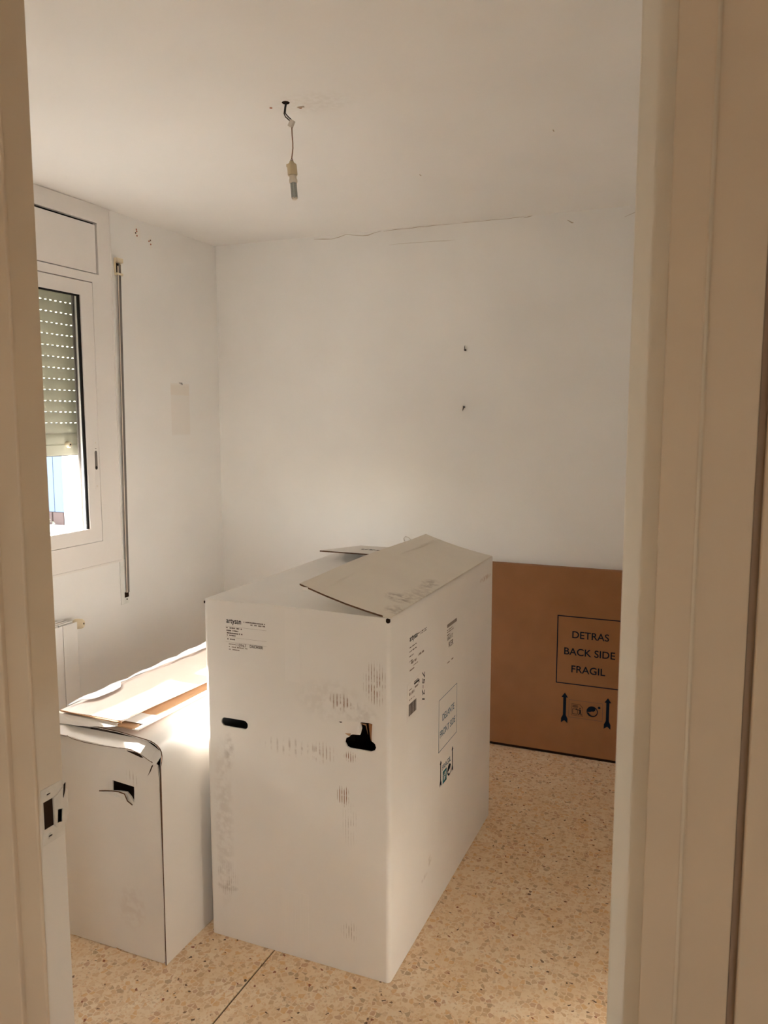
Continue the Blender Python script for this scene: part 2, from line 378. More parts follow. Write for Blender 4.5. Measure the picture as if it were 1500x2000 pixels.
ce = thing('ceiling', (-1, 2, CZ), kind='structure')
box('ceiling_slab', (WX - .02, HY, CZ), (HR + .1, WY + .02, CZ + .1), M_ceil, ce)
lathe('wire_hole', [(.012, 0), (.010, .002)], (-1.203, 2.137, CZ + .0001), (0, 0, -1), M_dark, ce, seg=10)
for hx, hy in ((-1.263, 2.155), (-1.183, 2.189)):
    lathe('screw_hole', [(.0045, 0), (.0045, .001)], (hx, hy, CZ + .0001), (0, 0, -1), M_red, ce, seg=8)
box('plaster_nick', (-1.188, 2.178, CZ), (-1.168, 2.186, CZ - .0015), M_crack, ce)
for hx, hy in ((-.531, 2.664), (-1.083, 2.94)):
    box('pin_mark', (hx, hy - .008, CZ), (hx + .003, hy + .008, CZ - .001), M_crack, ce)

WT = .22
WIN_Y0, WIN_Y1, WIN_Z0, WIN_Z1 = 1.56, 2.81, .99, 2.43
wl = thing('wall_left', (WX, 2, 0), kind='structure')
Ml = frame_m((WX, 0, 0), (0, 1, 0), (0, 0, 1))
panel('plaster', [rect(.86, 0, WY + .02, CZ), rect(WIN_Y0, WIN_Z0, WIN_Y1, WIN_Z1)], WT, Ml, M_wall_left, wl)
for cy_, cz_ in ((3.066, 2.445), (3.068, 2.437), (3.060, 2.428), (3.069, 2.417), (3.163, 2.415), (3.153, 2.409), (3.165, 2.397)):
    lathe('screw_hole', [(.0042, 0), (.0038, .0012)], (WX - .0002, cy_, cz_), (1, 0, 0), M_red if random.random() < .4 else M_kraft_e, wl, seg=8)
wbk = thing('wall_back', (-1, WY, 0), kind='structure')
box('plaster', (WX - WT, WY, 0), (RX + .1, WY + .15, CZ), M_wall, wbk)
# cracked joint between back wall and ceiling
def crack(pts, w, y=WY):
    lo, hi = [], []
    for i, (x, z) in enumerate(pts):
        ww = w * random.uniform(.5, 1.3) if 0 < i < len(pts) - 1 else w * .2
        lo.append((x, y - .0008, z - ww / 2)); hi.append((x, y - .0008, z + ww / 2))
    extrude('crack', lo + hi[::-1], (0, .002, 0), M_crack, wbk)
def px(x, z, n, x1, z1, j):
    return [(x + (x1 - x) * i / n, z + (z1 - z) * i / n + random.uniform(-j, j)) for i in range(n + 1)]
crack([(-1.93, 2.478), (-1.88, 2.474), (-1.83, 2.470), (-1.79, 2.476), (-1.75, 2.486), (-1.71, 2.479), (-1.66, 2.472), (-1.63, 2.472), (-1.60, 2.480), (-1.56, 2.486)], .0032)
crack(px(-1.55, 2.484, 10, -1.18, 2.488, .002), .0022)
crack(px(-1.18, 2.487, 8, -.85, 2.486, .002), .0015)
crack([(-.86, 2.482), (-.84, 2.485), (-.82, 2.488)], .005)
crack([(-.665, 2.455), (-.655, 2.449), (-.645, 2.442), (-.636, 2.441)], .005)
crack([(-.42, 2.445), (-.40, 2.452), (-.37, 2.462), (-.34, 2.466)], .002)
crack(px(-1.52, 2.418, 6, -1.18, 2.412, .002), .0010)
box('paint_ridge', (WX + .012, WY - .0006, .0), (WX + .016, WY + .001, CZ), M_wall, wbk)
wr = box('wall_right', (RX, DY1, 0), (RX + .1, WY, CZ), M_wall); tag(wr, kind='structure')
wf = thing('wall_front', (-.5, .9, 0), kind='structure')
Mf = frame_m((0, .862, 0), (1, 0, 0), (0, 0, 1))
panel('plaster', [[(WX, 0), (OX0 - .04, 0), (OX0 - .04, DH + .03), (OX1 + .09, DH + .03), (OX1 + .09, 0), (HR, 0), (HR, CZ), (WX, CZ)]], .066, Mf, M_wall, wf)
# hall behind the camera
for nm, a, b in (('wall_hall_left', (HX0 - .1, HY, 0), (HX0, .86, CZ)), ('wall_hall_back', (HX0, HY - .1, 0), (HR, HY, CZ))):
    tag(box(nm, a, b, M_hall), kind='structure')

whr = thing('wall_hall_right', (HR, -1, 0), kind='structure')
panel('plaster', [rect(HY, 0, .86, CZ), rect(-1.70, .80, -1.10, 2.00)], .1, frame_m((HR + .1, 0, 0), (0, 1, 0), (0, 0, 1)), M_hall, whr)
w2 = thing('fill_window', (HR + .05, -1.40, .80), kind='structure')      # unseen window, added to light the room through the hall
panel('window_frame', [rect(-1.70, .80, -1.10, 2.00), rect(-1.67, .83, -1.13, 1.97)], .05, frame_m((HR + .075, 0, 0), (0, 1, 0), (0, 0, 1)), M_alu, w2)  # frame of the added hall window
panel('pane', [rect(-1.675, .825, -1.125, 1.975)], .004, frame_m((HR + .052, 0, 0), (0, 1, 0), (0, 0, 1)), M_glass, w2)  # pane of the added hall window

# door frame: stepped timber profiles, one moulding each
def jamb(name, prof, m=M_frame, bevel=.0025):
    bm = bmesh.new(); r0 = [bm.verts.new((x, y, 0)) for x, y in prof]; r1 = [bm.verts.new((x, y, DH)) for x, y in prof]; n = len(prof); ed = []
    for i in range(n):
        bm.faces.new((r0[i], r0[(i + 1) % n], r1[(i + 1) % n], r1[i]))
    bm.faces.new(r0[::-1]); bm.faces.new(r1)
    bm.edges.ensure_lookup_table()
    ed = [e for e in bm.edges if abs(e.verts[0].co.z - e.verts[1].co.z) > .1]
    bmesh.ops.bevel(bm, geom=ed, offset=bevel, segments=3, affect='EDGES', profile=.5)
    return me_from(bm)
M_jamb = mat('lit_door_frame_paint', (.64, .52, .38), .45, .3, noise=(6, .04), bump=(40, .06, (1, 1, .15)))
stain_or_light(M_jamb, [(.905, .20, .3, .98, .30, (.78, .74, .69), None, (1, 2), True), (.905, .20, .3, .80, .75, (.78, .74, .69), None, (1, 2), True)])  # paler lower bands paint in the brightness from hall and floor
t1 = thing('trim_1', (OX0, .9, 0), kind='structure')
link('jamb', jamb('j', [(-.9413, .866), (-.9413, .8725), (OX0, .8725), (OX0, DY1), (-1.0, DY1), (-1.0, .866)]), M_frame, t1)
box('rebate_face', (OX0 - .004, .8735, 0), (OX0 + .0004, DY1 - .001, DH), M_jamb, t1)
link('architrave', jamb('j', [(-.9845, .857), (-.9845, .868), (-1.075, .868), (-1.075, .857)]), M_frame, t1)
sp_ = panel('strike_plate', [rect(.883, .912, .9285, 1.004), rect(.887, .938, .906, .983)], .0015, frame_m((OX0 + .0012, 0, 0), (0, 1, 0), (0, 0, 1)), M_plated, t1)
panel('latch_cavity', [rect(.886, .937, .907, .984)], .001, frame_m((OX0 + .0009, 0, 0), (0, 1, 0), (0, 0, 1)), M_dark, t1)
panel('strike_lip', [[(.907, .935), (.912, .930), (.930, .930), (.936, .945), (.936, .985), (.926, .992), (.915, .985), (.907, .983)], [(.912, .938), (.922, .936), (.924, .957), (.914, .960)]], .003, frame_m((OX0 + .003, 0, 0), (0, 1, 0), (0, 0, 1)), M_plated, t1)
panel('latch_cavity', [[(.911, .936), (.924, .934), (.926, .958), (.912, .962)]], .001, frame_m((OX0 + .0012, 0, 0), (0, 1, 0), (0, 0, 1)), M_dark, t1)
panel('latch_cavity', [[(.9255, .975), (.9295, .985), (.931, .998), (.9275, .996)]], .001, frame_m((OX0 + .0044, 0, 0), (0, 1, 0), (0, 0, 1)), M_dark, t1)
for z in (.924, .993):
    lathe('screw', [(.0046, 0), (.0040, .0012)], (OX0 + .001, .897, z), (1, 0, 0), M_plated, t1, seg=12)
    box('screw_slot', (OX0 + .0022, .8935, z - .0005), (OX0 + .0027, .9005, z + .0012), M_dark, t1)
t2 = thing('trim_2', (0, .9, 0), kind='structure')
link('jamb', jamb('j', [(OX1 + .001, DY1), (.055, DY1), (.055, .900), (.035, .900), (.035, .8615), (-.0140, .8615), (-.0190, .8560), (OX1 + .0005, .8560)], bevel=.0008), M_frame, t2)
link('architrave', jamb('j', [(.0425, .851), (.0425, .900), (.14, .900), (.14, .851)]), M_frame, t2)
tube('edge_highlight', [(-.0172, .8592, 0), (-.0172, .8592, DH)], .0026, M_edge_highlight, t2, seg=12)  # pale bead paints in the highlight along the stepped jamb edge
box('shadow_gap', (.0352, .8604, 0), (.0423, .899, DH), M_gap, t2)  # dark filler painting in the shade of the open joint
t3 = tag(box('trim_3', (-1.075, .857, DH), (.14, DY1, DH + .07), M_frame, bev=.002), kind='structure')

# open door leaf, seen on its hinge edge
dr = thing('door_1', (OX1, .9, 0), kind='structure')
box('leaf', (-.0912, .896, .008), (-.0545, 1.74, DH - .01), M_doorp, dr, bev=.0018)
for sx in (-1,):
    bx = -.0729 + sx * .0185
    lathe('handle_rose', [(.025, 0), (.025, .008), (.022, .010)], (bx, 1.66, 1.0), (sx, 0, 0), M_steel, dr)
    tube('door_handle', [(bx, 1.66, 1.0), (bx + sx * .045, 1.66, 1.0), (bx + sx * .055, 1.64, 1.0), (bx + sx * .055, 1.54, .998)], .009, M_steel, dr)

# ------------------------------------------------------------------ window with roller shutter
wn_ = thing('window_1', (WX, 2.2, .92), kind='structure')
FX = WX + .012
Mw = frame_m((FX, 0, 0), (0, 1, 0), (0, 0, 1))
FY0, FY1, FZ0, FZ1 = 1.478, 2.882, .926, CZ - .002
SA, SB = 1.611, 2.753       # outer sash limits
CV0, CV1 = 2.199, 2.414     # shutter box cover
SZ0, SZ1 = 1.040, 2.160
panel('window_frame', [rect(FY0, FZ0, FY1, FZ1), rect(1.566, CV0 - .003, 2.796, CV1), rect(SA - .002, SZ0 - .002, SB + .002, SZ1)], .05, Mw, M_alu, wn_)
panel('gap_gasket', [rect(1.55, CV0 - .02, 2.81, CV1 + .02)], .01, frame_m((FX - .022, 0, 0), (0, 1, 0), (0, 0, 1)), M_black, wn_)
box('shutter_box_cover', (FX - .02, 1.575, CV0 + .0015), (FX - .003, 2.787, CV1 - .010), M_alu, wn_, bev=.002)
# mitre bead of the frame round the sashes
boxes('frame_bead', [((FX - .002, FY0 + .004, FZ0 + .004), (FX + .004, FY0 + .010, FZ1 - .01)), ((FX - .002, FY1 - .010, FZ0 + .004), (FX + .004, FY1 - .004, FZ1 - .01)), ((FX - .002, FY0 + .004, FZ0 + .004), (FX + .004, FY1 - .004, FZ0 + .010))], M_alu, wn_, bev=.001)
boxes('jamb_lining', [((WX - .20, WIN_Y0 - .001, WIN_Z0), (WX - .04, WIN_Y0 + .012, CV0)), ((WX - .20, WIN_Y1 - .012, WIN_Z0), (WX - .04, WIN_Y1 + .001, CV0)), ((WX - .26, WIN_Y0, WIN_Z0 - .02), (WX - .04, WIN_Y1, WIN_Z0 + .012))], M_alu, wn_)
def sash(y0, y1, x, g0, g1, hand):
    s = panel('sash', [rect(y0, SZ0, y1, SZ1 - .004), rect(g0, 1.101, g1, 2.098)], .034, frame_m((x, 0, 0), (0, 1, 0), (0, 0, 1)), M_alu, wn_)
    panel('glazing_gasket', [rect(g0 - .002, 1.099, g1 + .002, 2.100), rect(g0 + .0045, 1.1015, g1 - .0130, 2.0905)], .006, frame_m((x - .006, 0, 0), (0, 1, 0), (0, 0, 1)), M_black, s)
    panel('pane', [rect(g0 - .006, 1.095, g1 + .006, 2.104)], .004, frame_m((x - .017, 0, 0), (0, 1, 0), (0, 0, 1)), M_glass, s)
    if hand:
        c = 2.733
        panel('latch_plate', [rect(c - .011, 1.27, c + .011, 1.49)], .001, frame_m((x + .0008, 0, 0), (0, 1, 0), (0, 0, 1)), M_alu, s)
        a = [(c + .0075 * math.cos(t), 1.432 + .0075 * math.sin(t)) for t in [PI * i / 10 for i in range(11)]] + [(c + .0075 * math.cos(t), 1.364 + .0075 * math.sin(t)) for t in [PI + PI * i / 10 for i in range(11)]]
        panel('latch_recess', [a], .001, frame_m((x + .0016, 0, 0), (0, 1, 0), (0, 0, 1)), M_strap, s)
        lathe('latch_recess_end', [(.007, 0), (.0065, .0008)], (x + .0014, c, 1.366), (1, 0, 0), M_black, s, seg=12)
        lathe('screw', [(.003, 0), (.0025, .001)], (x + .0006, c, 1.474), (1, 0, 0), M_strap_e, s, seg=10)
        lathe('screw', [(.003, 0), (.0025, .001)], (x + .0006, c, 1.285), (1, 0, 0), M_strap_e, s, seg=10)
        box('latch_nick', (x + .0005, c - .004, 1.448), (x + .0014, c + .004, 1.4505), M_strap, s)
    return s
sash(2.150, SB, FX - .001, 2.222, 2.683, True)
sash(SA, 2.222, FX - .038, 1.683, 2.150, False)
panel('frame_rebate', [rect(WIN_Y0 + .012, WIN_Z0 + .012, WIN_Y1 - .012, 2.245), rect(SA + .040, SZ0 + .035, SB - .040, SZ1 - .035)], .008, frame_m((FX - .074, 0, 0), (0, 1, 0), (0, 0, 1)), M_strap, wn_)
boxes('frame_channel', [((FX - .074, SB - .036, WIN_Z0 + .012), (FX - .036, WIN_Y1 - .012, 2.245)), ((FX - .074, 2.23, WIN_Z0 + .012), (FX - .036, SB - .036, SZ0 + .030)), ((FX - .074, 2.23, SZ1 - .03), (FX - .036, SB - .036, 2.245)), ((FX - .037, SA - .05, WIN_Z0 + .012), (FX - .004, SA - .003, 2.245))], M_strap, wn_)
# roller shutter, let down most of the way
SHX = -2.63; PIT = .0469; ZB = 1.420
def slat_mesh(closed):
    bm = bmesh.new(); y0, y1 = 1.575, 2.795; n = 7; hgt = PIT - .0048
    prof = [(.0016 * math.sin(PI * i / n), i / n * hgt) for i in range(n + 1)]
    pr = [(x, z) for x, z in prof] + [(x - .0028, z) for x, z in prof[::-1]]
    r0 = [bm.verts.new((x, y0, z)) for x, z in pr]; r1 = [bm.verts.new((x, y1, z)) for x, z in pr]; k = len(pr)
    for i in range(k): bm.faces.new((r0[i], r0[(i + 1) % k], r1[(i + 1) % k], r1[i]))
    bm.faces.new(r0[::-1]); bm.faces.new(r1)
    box_bm(bm, (-.0092, y0, hgt + .0026), (-.0078, y1, PIT + .005)); box_bm(bm, (-.0092, y0, PIT + .0035), (-.002, y1, PIT + .005))
    if closed: box_bm(bm, (-.005, y0, hgt - .0005), (-.002, y1, PIT + .0005))
    else:
        y = y0 + random.random() * .01
        while y < y1:
            box_bm(bm, (-.0024, y, hgt - .0005), (-.0006, min(y + .0160, y1), PIT + .0005)); y += .028
    return me_from(bm)
slat_o, slat_c = slat_mesh(False), slat_mesh(True)
z = ZB + .050; i = 0
while z < 2.24:
    link('shutter_slat', slat_c if i < 1 else slat_o, M_slat, wn_, offset=(SHX, 0, z)); z += PIT; i += 1
bb = boxes('bottom_bar', [((SHX - .007, 1.575, ZB), (SHX + .002, 2.795, ZB + .046)), ((SHX - .004, 1.575, ZB + .045), (SHX - .001, 2.795, ZB + .052))], M_slat, wn_, bev=.0015)
box('bar_seal', (SHX - .006, 1.575, ZB - .003), (SHX + .001, 2.795, ZB + .001), M_strap, bb)
for yk in (2.693, 1.69):
    lathe('stopper', [(.014, 0), (.014, .014), (.011, .019), (.0045, .0195)], (SHX, yk, ZB + .046), (1, 0, 0), M_beige, bb)
    lathe('stopper_screw', [(.0042, 0), (.004, .002)], (SHX + .0185, yk, ZB + .046), (1, 0, 0), M_dark, bb, seg=10)
boxes('guide_rail', [((SHX - .022, 2.788, WIN_Z0), (SHX + .03, WIN_Y1, 2.25)), ((SHX - .022, WIN_Y0, WIN_Z0), (SHX + .03, 1.582, 2.25))], M_strap, wn_)
box('shutter_box_back', (WX - .21, WIN_Y0, 2.24), (WX - .13, WIN_Y1, WIN_Z1), M_wall, wn_)

# ------------------------------------------------------------------ strap of the shutter
st = thing('shutter_strap', (WX, 2.91, .72), 'grey shutter pull strap hanging beside the window from slot to winder plate', 'strap')
bx0 = WX + .001
guide = boxes('strap_guide', [((bx0, 2.905, 2.215), (bx0 + .018, 2.945, 2.225)), ((bx0, 2.905, 2.225), (bx0 + .008, 2.912, 2.275)), ((bx0, 2.938, 2.225), (bx0 + .008, 2.945, 2.275)), ((bx0, 2.905, 2.270), (bx0 + .020, 2.945, 2.290))], M_beige, st, bev=.002)
box('guide_slot', (bx0 + .0005, 2.913, 2.228), (bx0 + .003, 2.937, 2.268), M_dark, st)
def strip(name, y0, y1, z0, z1, yt, m, x=.012, t=.0016):
    # leaning strip between (yb..) at z0 and at z1
    a = [(WX + x, y0, z0), (WX + x, y1, z0), (WX + x + .003, yt[1], z1), (WX + x + .003, yt[0], z1)]
    return extrude(name, a, (t, 0, 0), m, st)
strip('strap_band', 2.899, 2.913, .775, 2.262, (2.918, 2.932), M_strap)
strip('strap_edge', 2.8935, 2.899, .775, 2.255, (2.9115, 2.9175), M_strap_e)
strip('strap_shadow_line', 2.8905, 2.8930, .775, 2.24, (2.9085, 2.911), M_strap)
wpl = box('winder_plate', (bx0, 2.866, .722), (bx0 + .005, 2.921, .935), M_plate, st, bev=.002)
box('winder_slot', (bx0 + .0045, 2.888, .752), (bx0 + .006, 2.915, .776), M_dark, st)
lathe('plate_screw', [(.004, 0), (.0035, .0012)], (bx0 + .0045, 2.903, .742), (1, 0, 0), M_dark, st, seg=10)

# ------------------------------------------------------------------ radiator
rd = thing('radiator', (WX + .06, 2.2, 0), 'white aluminium sectional radiator with beige valve cap under the window', 'radiator')
RFX, RT = -2.42, .742
sec_front = None
for k in range(9):
    y1 = 2.488 - k * .080
    if k == 0:
        bm = bmesh.new(); box_bm(bm, (RFX - .004, y1 - .0775, .105), (RFX, y1, RT), .0015); sec_front = me_from(bm)
        bm = bmesh.new()
        box_bm(bm, (RFX - .09, y1 - .050, .10), (RFX - .003, y1 - .028, RT - .012), .002)
        box_bm(bm, (RFX - .090, y1 - .0770, .105), (RFX - .086, y1 - .0005, RT - .004), .001)
        for q in (.022, .045, .066):
            box_bm(bm, (RFX - q - .009, y1 - .0765, RT - .016), (RFX - q, y1 - .001, RT - .003 + .004), .002)
        for zz in (.13, .69): box_bm(bm, (RFX - .065, y1 - .080, zz - .02), (RFX - .030, y1, zz + .02), .004)
        sec_body = me_from(bm); f = link('front_fin', sec_front, M_rad, rd); b_ = link('section', sec_body, M_rad, rd)
    else:
        link('front_fin', sec_front, M_rad, rd, offset=(0, -k * .080, 0)); link('section', sec_body, M_rad, rd, offset=(0, -k * .080, 0))
for yb_ in (2.30, 1.90): box('bracket', (WX + .001, yb_, .62), (RFX - .09, yb_ + .03, .66), M_rad, rd)
lathe('valve_body', [(.012, 0), (.012, .045)], (-2.47, 2.49, .718), (0, 1, 0), M_wire_d, rd)
lathe('valve_cap', [(.017, 0), (.021, .004), (.022, .014), (.020, .036), (.015, .042), (.004, .0425)], (-2.475, 2.525, .718), (.86, .35, .05), M_beige, rd)
lathe('cap_screw', [(.0042, 0), (.004, .003)], Vector((-2.475, 2.525, .718)) + Vector((.86, .35, .05)).normalized() * .041, (.86, .35, .05), M_dark, rd, seg=10)
tube('supply_pipe', [(-2.47, 2.533, .718), (-2.49, 2.54, .70), (WX + .024, 2.545, .66), (WX + .024, 2.545, .004)], .009, M_rad, rd)

# ------------------------------------------------------------------ bare bulb hanging from the ceiling
hb = thing('hanging_bulb', (-1.203, 2.137, CZ), 'bare compact bulb in beige lampholder hanging from ceiling wires', 'lamp')
Y = 2.137
tube('wire', [(-1.203, Y, CZ), (-1.206, Y, CZ - .012), (-1.209, Y, CZ - .030), (-1.204, Y, CZ - .040), (-1.189, Y, CZ - .053)], .0017, M_wire_d, hb)
tube('wire', [(-1.202, Y + .003, CZ), (-1.205, Y + .003, CZ - .012), (-1.207, Y + .003, CZ - .028), (-1.198, Y + .003, CZ - .038), (-1.185, Y, CZ - .050)], .0017, M_wire_d, hb)
cn = box('terminal_block', (-.007, -.006, -.011), (.007, .006, .009), M_conn, hb, bev=.002, offset=(-1.1845, Y, CZ - .060)); cn.rotation_euler = (0, .5, 0)
tube('cord', [(-1.184, Y, CZ - .066), (-1.1835, Y, CZ - .09), (-1.1815, Y, CZ - .115), (-1.1815, Y, CZ - .13), (-1.184, Y, CZ - .148), (-1.1855, Y, CZ - .157)], .0018, M_wire_b, hb)
for s in (-1, 1): tube('cord_strand', [(-1.1855, Y, CZ - .156), (-1.1855 + s * .003, Y, CZ - .162), (-1.1855 + s * .0042, Y, CZ - .168)], .0012, M_wire_b, hb)
ax = Vector((.085, 0, -1)).normalized(); O = Vector((-1.1865, Y, CZ - .165))
lathe('lampholder', [(.006, 0), (.0062, .003), (.009, .006), (.0135, .010), (.0142, .014), (.0142, .038), (.0135, .0405), (.011, .041)], O, ax, M_sock, hb)
lathe('entry_hole', [(.0042, 0), (.0036, .001)], O - ax * .0008, -ax, M_dark, hb, seg=10)
box('side_lug', (-.004, -.004, -.004), (.004, .004, .005), M_sock, hb, bev=.001, offset=O + ax * .012 + Vector((-.0125, 0, 0)))
lathe('bulb_base', [(.0105, .041), (.0106, .050), (.0123, .053), (.0120, .060), (.0105, .062)], O, ax, M_bulbw, hb)
for a in range(4):
    d = Vector((math.cos(a * PI / 2 + .5), math.sin(a * PI / 2 + .5), 0)) * .0058
    lathe('bulb_tube', [(.0036, .0605), (.0036, .101), (.0030, .105), (.0015, .1075)], O + d, ax, M_tube, hb, seg=10)
lathe('tube_end', [(.0085, .1035), (.0080, .108), (.005, .110)], O, ax, M_bulbw, hb)

# ------------------------------------------------------------------ small fixings on the walls
def hook(x, z, lab, tail):
    h = thing('wall_hook', (x, WY, z), lab, 'hook', 'dark hooks left in the back wall')
    lathe('peg', [(.0048, 0), (.0048, .010), (.0036, .013)], (x, WY - .0002, z), (0, -1, 0), M_nail, h, seg=10)
    tube('hook_tip', tail, [.0022, .002, .0012], M_nail, h, seg=6)
hook(-1.128, 1.902, 'tiny dark hook on the back wall, upper of two above the white box', [(-1.128, WY - .008, 1.902), (-1.129, WY - .010, 1.914), (-1.129, WY - .006, 1.922)])
hook(-1.130, 1.634, 'tiny dark hook on the back wall, lower of two above the white box', [(-1.130, WY - .010, 1.633), (-1.134, WY - .009, 1.624), (-1.137, WY - .004, 1.616)])
nl = thing('nail', (WX, 3.355, 1.757), 'small nail in the window wall above a faded rectangle', 'nail')
for q in (-.005, .004): tube('nail_shank', [(WX - .002, 3.355 + q, 1.757), (WX + .012, 3.355 + q, 1.756), (WX + .013, 3.355 + q, 1.748)], .0016, M_nail, nl, seg=6)

# ------------------------------------------------------------------ large white cardboard box
BX0, BX1, BY0, BY1, BZ = -1.378, -.784, 1.916, 2.970, 1.052
T = .005; RC = .012
bg = thing('cardboard_box', ((BX0 + BX1) / 2, (BY0 + BY1) / 2, 0), 'tall white cardboard box with oval hand holes standing on the terrazzo floor', 'box')
MF = frame_m((0, BY0, 0), (1, 0, 0), (0, 0, 1))
MS = frame_m((BX1, 0, 0), (0, 1, 0), (0, 0, 1))
def slot(cx, cz, w, h, n=9):
    r = h / 2; a = []
    for i in range(n): t = -PI / 2 + PI * i / (n - 1); a.append((cx + w / 2 - r + r * math.cos(t), cz + r * math.sin(t)))
    for i in range(n): t = PI / 2 + PI * i / (n - 1); a.append((cx - w / 2 + r + r * math.cos(t), cz + r * math.sin(t)))
    return a
torn = [(-.912, .676), (-.905, .673), (-.84, .673), (-.829, .678), (-.825, .687), (-.828, .697), (-.838, .7035), (-.839, .725), (-.836, .752), (-.846, .754), (-.872, .752), (-.868, .735), (-.873, .716), (-.895, .714), (-.902, .711), (-.906, .705), (-.916, .700), (-.919, .688)]
panel('front_panel', [rect(BX0 + RC, .001, BX1 - RC, BZ), slot(-1.279, .687, .092, .027), torn], T, MF, M_cardf, bg)
def side(name, xs, m):
    # rounded front and back folds and the flat side between them
    s = 1 if xs > -1 else -1; pts = []
    for i in range(7):
        t = PI / 2 * i / 6; pts.append((xs - s * RC + s * RC * math.sin(t), BY0 + RC - RC * math.cos(t)))
    for i in range(7):
        t = PI / 2 * i / 6; pts.append((xs - s * RC + s * RC * math.cos(t), BY1 - RC + RC * math.sin(t)))
    o = sheet(pts, T if s > 0 else -T)
    return extrude(name, [(x, y, .001) for x, y in o], (0, 0, BZ - .001), m, bg, smooth=True)
side('side_panel', BX1, M_cards); side('side_panel', BX0, M_card)
box('back_panel', (BX0 + RC, BY1 - T, .001), (BX1 - RC, BY1, BZ), M_card, bg)
box('base_panel', (BX0 + T, BY0 + T, .001), (BX1 - T, BY1 - T, .006), M_kraft, bg)
box('dark_interior', (BX0 + .15, BY0 + .10, .006), (BX1 - .15, BY1 - .10, .95), M_dark, bg)  # near-black block stands in for the shade inside the box
# flap lying flat across the top
extrude('top_flap', [(BX0 + .002, BY0 + .001, BZ - .003), (BX0 + .012, BY0 + .001, BZ + .002), (-1.10, BY0 + .001, BZ + .004), (BX1 - .02, BY0 + .001, BZ - .001), (BX1 - .02, BY0 + .001, BZ - .006), (-1.10, BY0 + .001, BZ - .001), (BX0 + .012, BY0 + .001, BZ - .004)], (0, BY1 - BY0 - .002, 0), M_card, bg)
# right flap, hinged on the right edge and lifted
hz = BZ + .003
def flapz(x): u = (BX1 - x) / .27; return hz + .074 * u - .006 * math.sin(PI * min(u, 1))
FW = [BX1, BX1 - .02, BX1 - .07, BX1 - .13, BX1 - .19, BX1 - .235, BX1 - .270]
rf = extrude('top_flap', [(x, BY0 - .002, flapz(x)) for x in FW] + [(x, BY0 - .002, flapz(x) - .0045) for x in FW[::-1]], (0, BY1 - BY0 - .02, 0), M_flap, bg, steps=6, warp=lambda p: (p.x, p.y, p.z + .004 * math.sin(p.y * 6) * (BX1 - p.x) / .27))
def edge_wave(y): return .004 * math.sin(y * 6)
extrude('cut_edge', [(x, BY0 - .0026, flapz(x) - .0003 + edge_wave(BY0) * (BX1 - x) / .27) for x in FW[1:]] + [(x, BY0 - .0026, flapz(x) - .0048 + edge_wave(BY0) * (BX1 - x) / .27) for x in FW[:0:-1]], (0, .001, 0), M_kraft_e, rf)
box('torn_tab', (-1.045, BY0 - .005, 1.108), (-1.028, BY0 - .0022, 1.1165), M_card, rf, bev=.001)
tape_line = extrude('crease', [(-1.008, BY0 + .05, flapz(-1.008) + .0012), (-1.002, BY0 + .05, flapz(-1.002) + .0018), (-.996, BY0 + .05, flapz(-.996) + .0008)], (0, BY1 - BY0 - .12, 0), M_flap, rf)
# rear flap lying over the others with a raised front edge
FY = [BY1 - .002, 2.85, 2.72, 2.60]
def rz(y): u = (BY1 - y) / .37; return BZ + .006 + .036 * u
bf = extrude('rear_flap', [(-1.345, y, rz(y)) for y in FY] + [(-1.345, y, rz(y) - .0045) for y in FY[::-1]], (.385, 0, 0), M_card, bg)
box('cut_edge', (-1.3453, 2.5992, rz(2.6) - .0046), (-.96, 2.6002, rz(2.6) - .0003), M_kraft_e, bf)
Mr = frame_m((0, 2.78, rz(2.78) + .001), (-1, 0, 0), (0, -.9953, .0970))
lettering('flap_lettering', 'artysan', 1.07, -.018, .18, .055, Mr, M_ink, bf, lift=.0006)
# dark open tube of the folded corner and small torn bits
lathe('corner_gap', [(.0035, 0), (.0060, .003), (.0060, .010), (.003, .0125)], (BX1 - .006, BY0 + .001, BZ - .0135), (0, 0, 1), M_dark, bg, seg=12)
lathe('corner_gap', [(.0018, 0), (.0024, .004), (.0018, .007)], (BX0 + .003, BY0 + .0015, BZ - .012), (0, 0, 1), M_dark, bg, seg=10)
tube('tape_curl', [(-1.055, 2.72, 1.128), (-1.060, 2.72, 1.138), (-1.052, 2.72, 1.146), (-1.040, 2.72, 1.143), (-1.03, 2.72, 1.134)], .0022, M_tape, bg, seg=6)
box('paper_tear', (-1.092, BY0 - .003, BZ - .006), (-1.070, BY0 + .004, BZ + .003), M_sticker, bg, bev=.002)
# torn paper round the right hand hole
extrude('torn_paper', [(-.885, BY0 - .001, .7155), (-.874, BY0 - .004, .718), (-.868, BY0 - .009, .738), (-.872, BY0 - .001, .752), (-.878, BY0 - .001, .752)], (0, -.001, 0), M_sticker, bg)
extrude('torn_paper', [(-.918, BY0 - .001, .714), (-.903, BY0 - .003, .709), (-.900, BY0 - .001, .716)], (0, -.001, 0), M_krafti, bg)
extrude('torn_paper', [(-.872, BY0 - .001, .750), (-.852, BY0 - .004, .752), (-.848, BY0 - .002, .722), (-.856, BY0 + .001, .745)], (0, -.001, 0), M_krafti, bg)
extrude('torn_paper', [(-.846, BY0 - .001, .754), (-.836, BY0 - .001, .752), (-.838, BY0 - .003, .705), (-.843, BY0 + .001, .716)], (0, -.001, 0), M_kraft, bg)
printed('paper_scar', [[(-.940, .744), (-.880, .752), (-.872, .752), (-.880, .722), (-.896, .716), (-.905, .716), (-.925, .738)]], MF, M_sticker, bg, .0002)
printed('puncture', [[(-.938, .744), (-.930, .7455), (-.926, .744), (-.931, .742)]], MF, M_dark, bg)
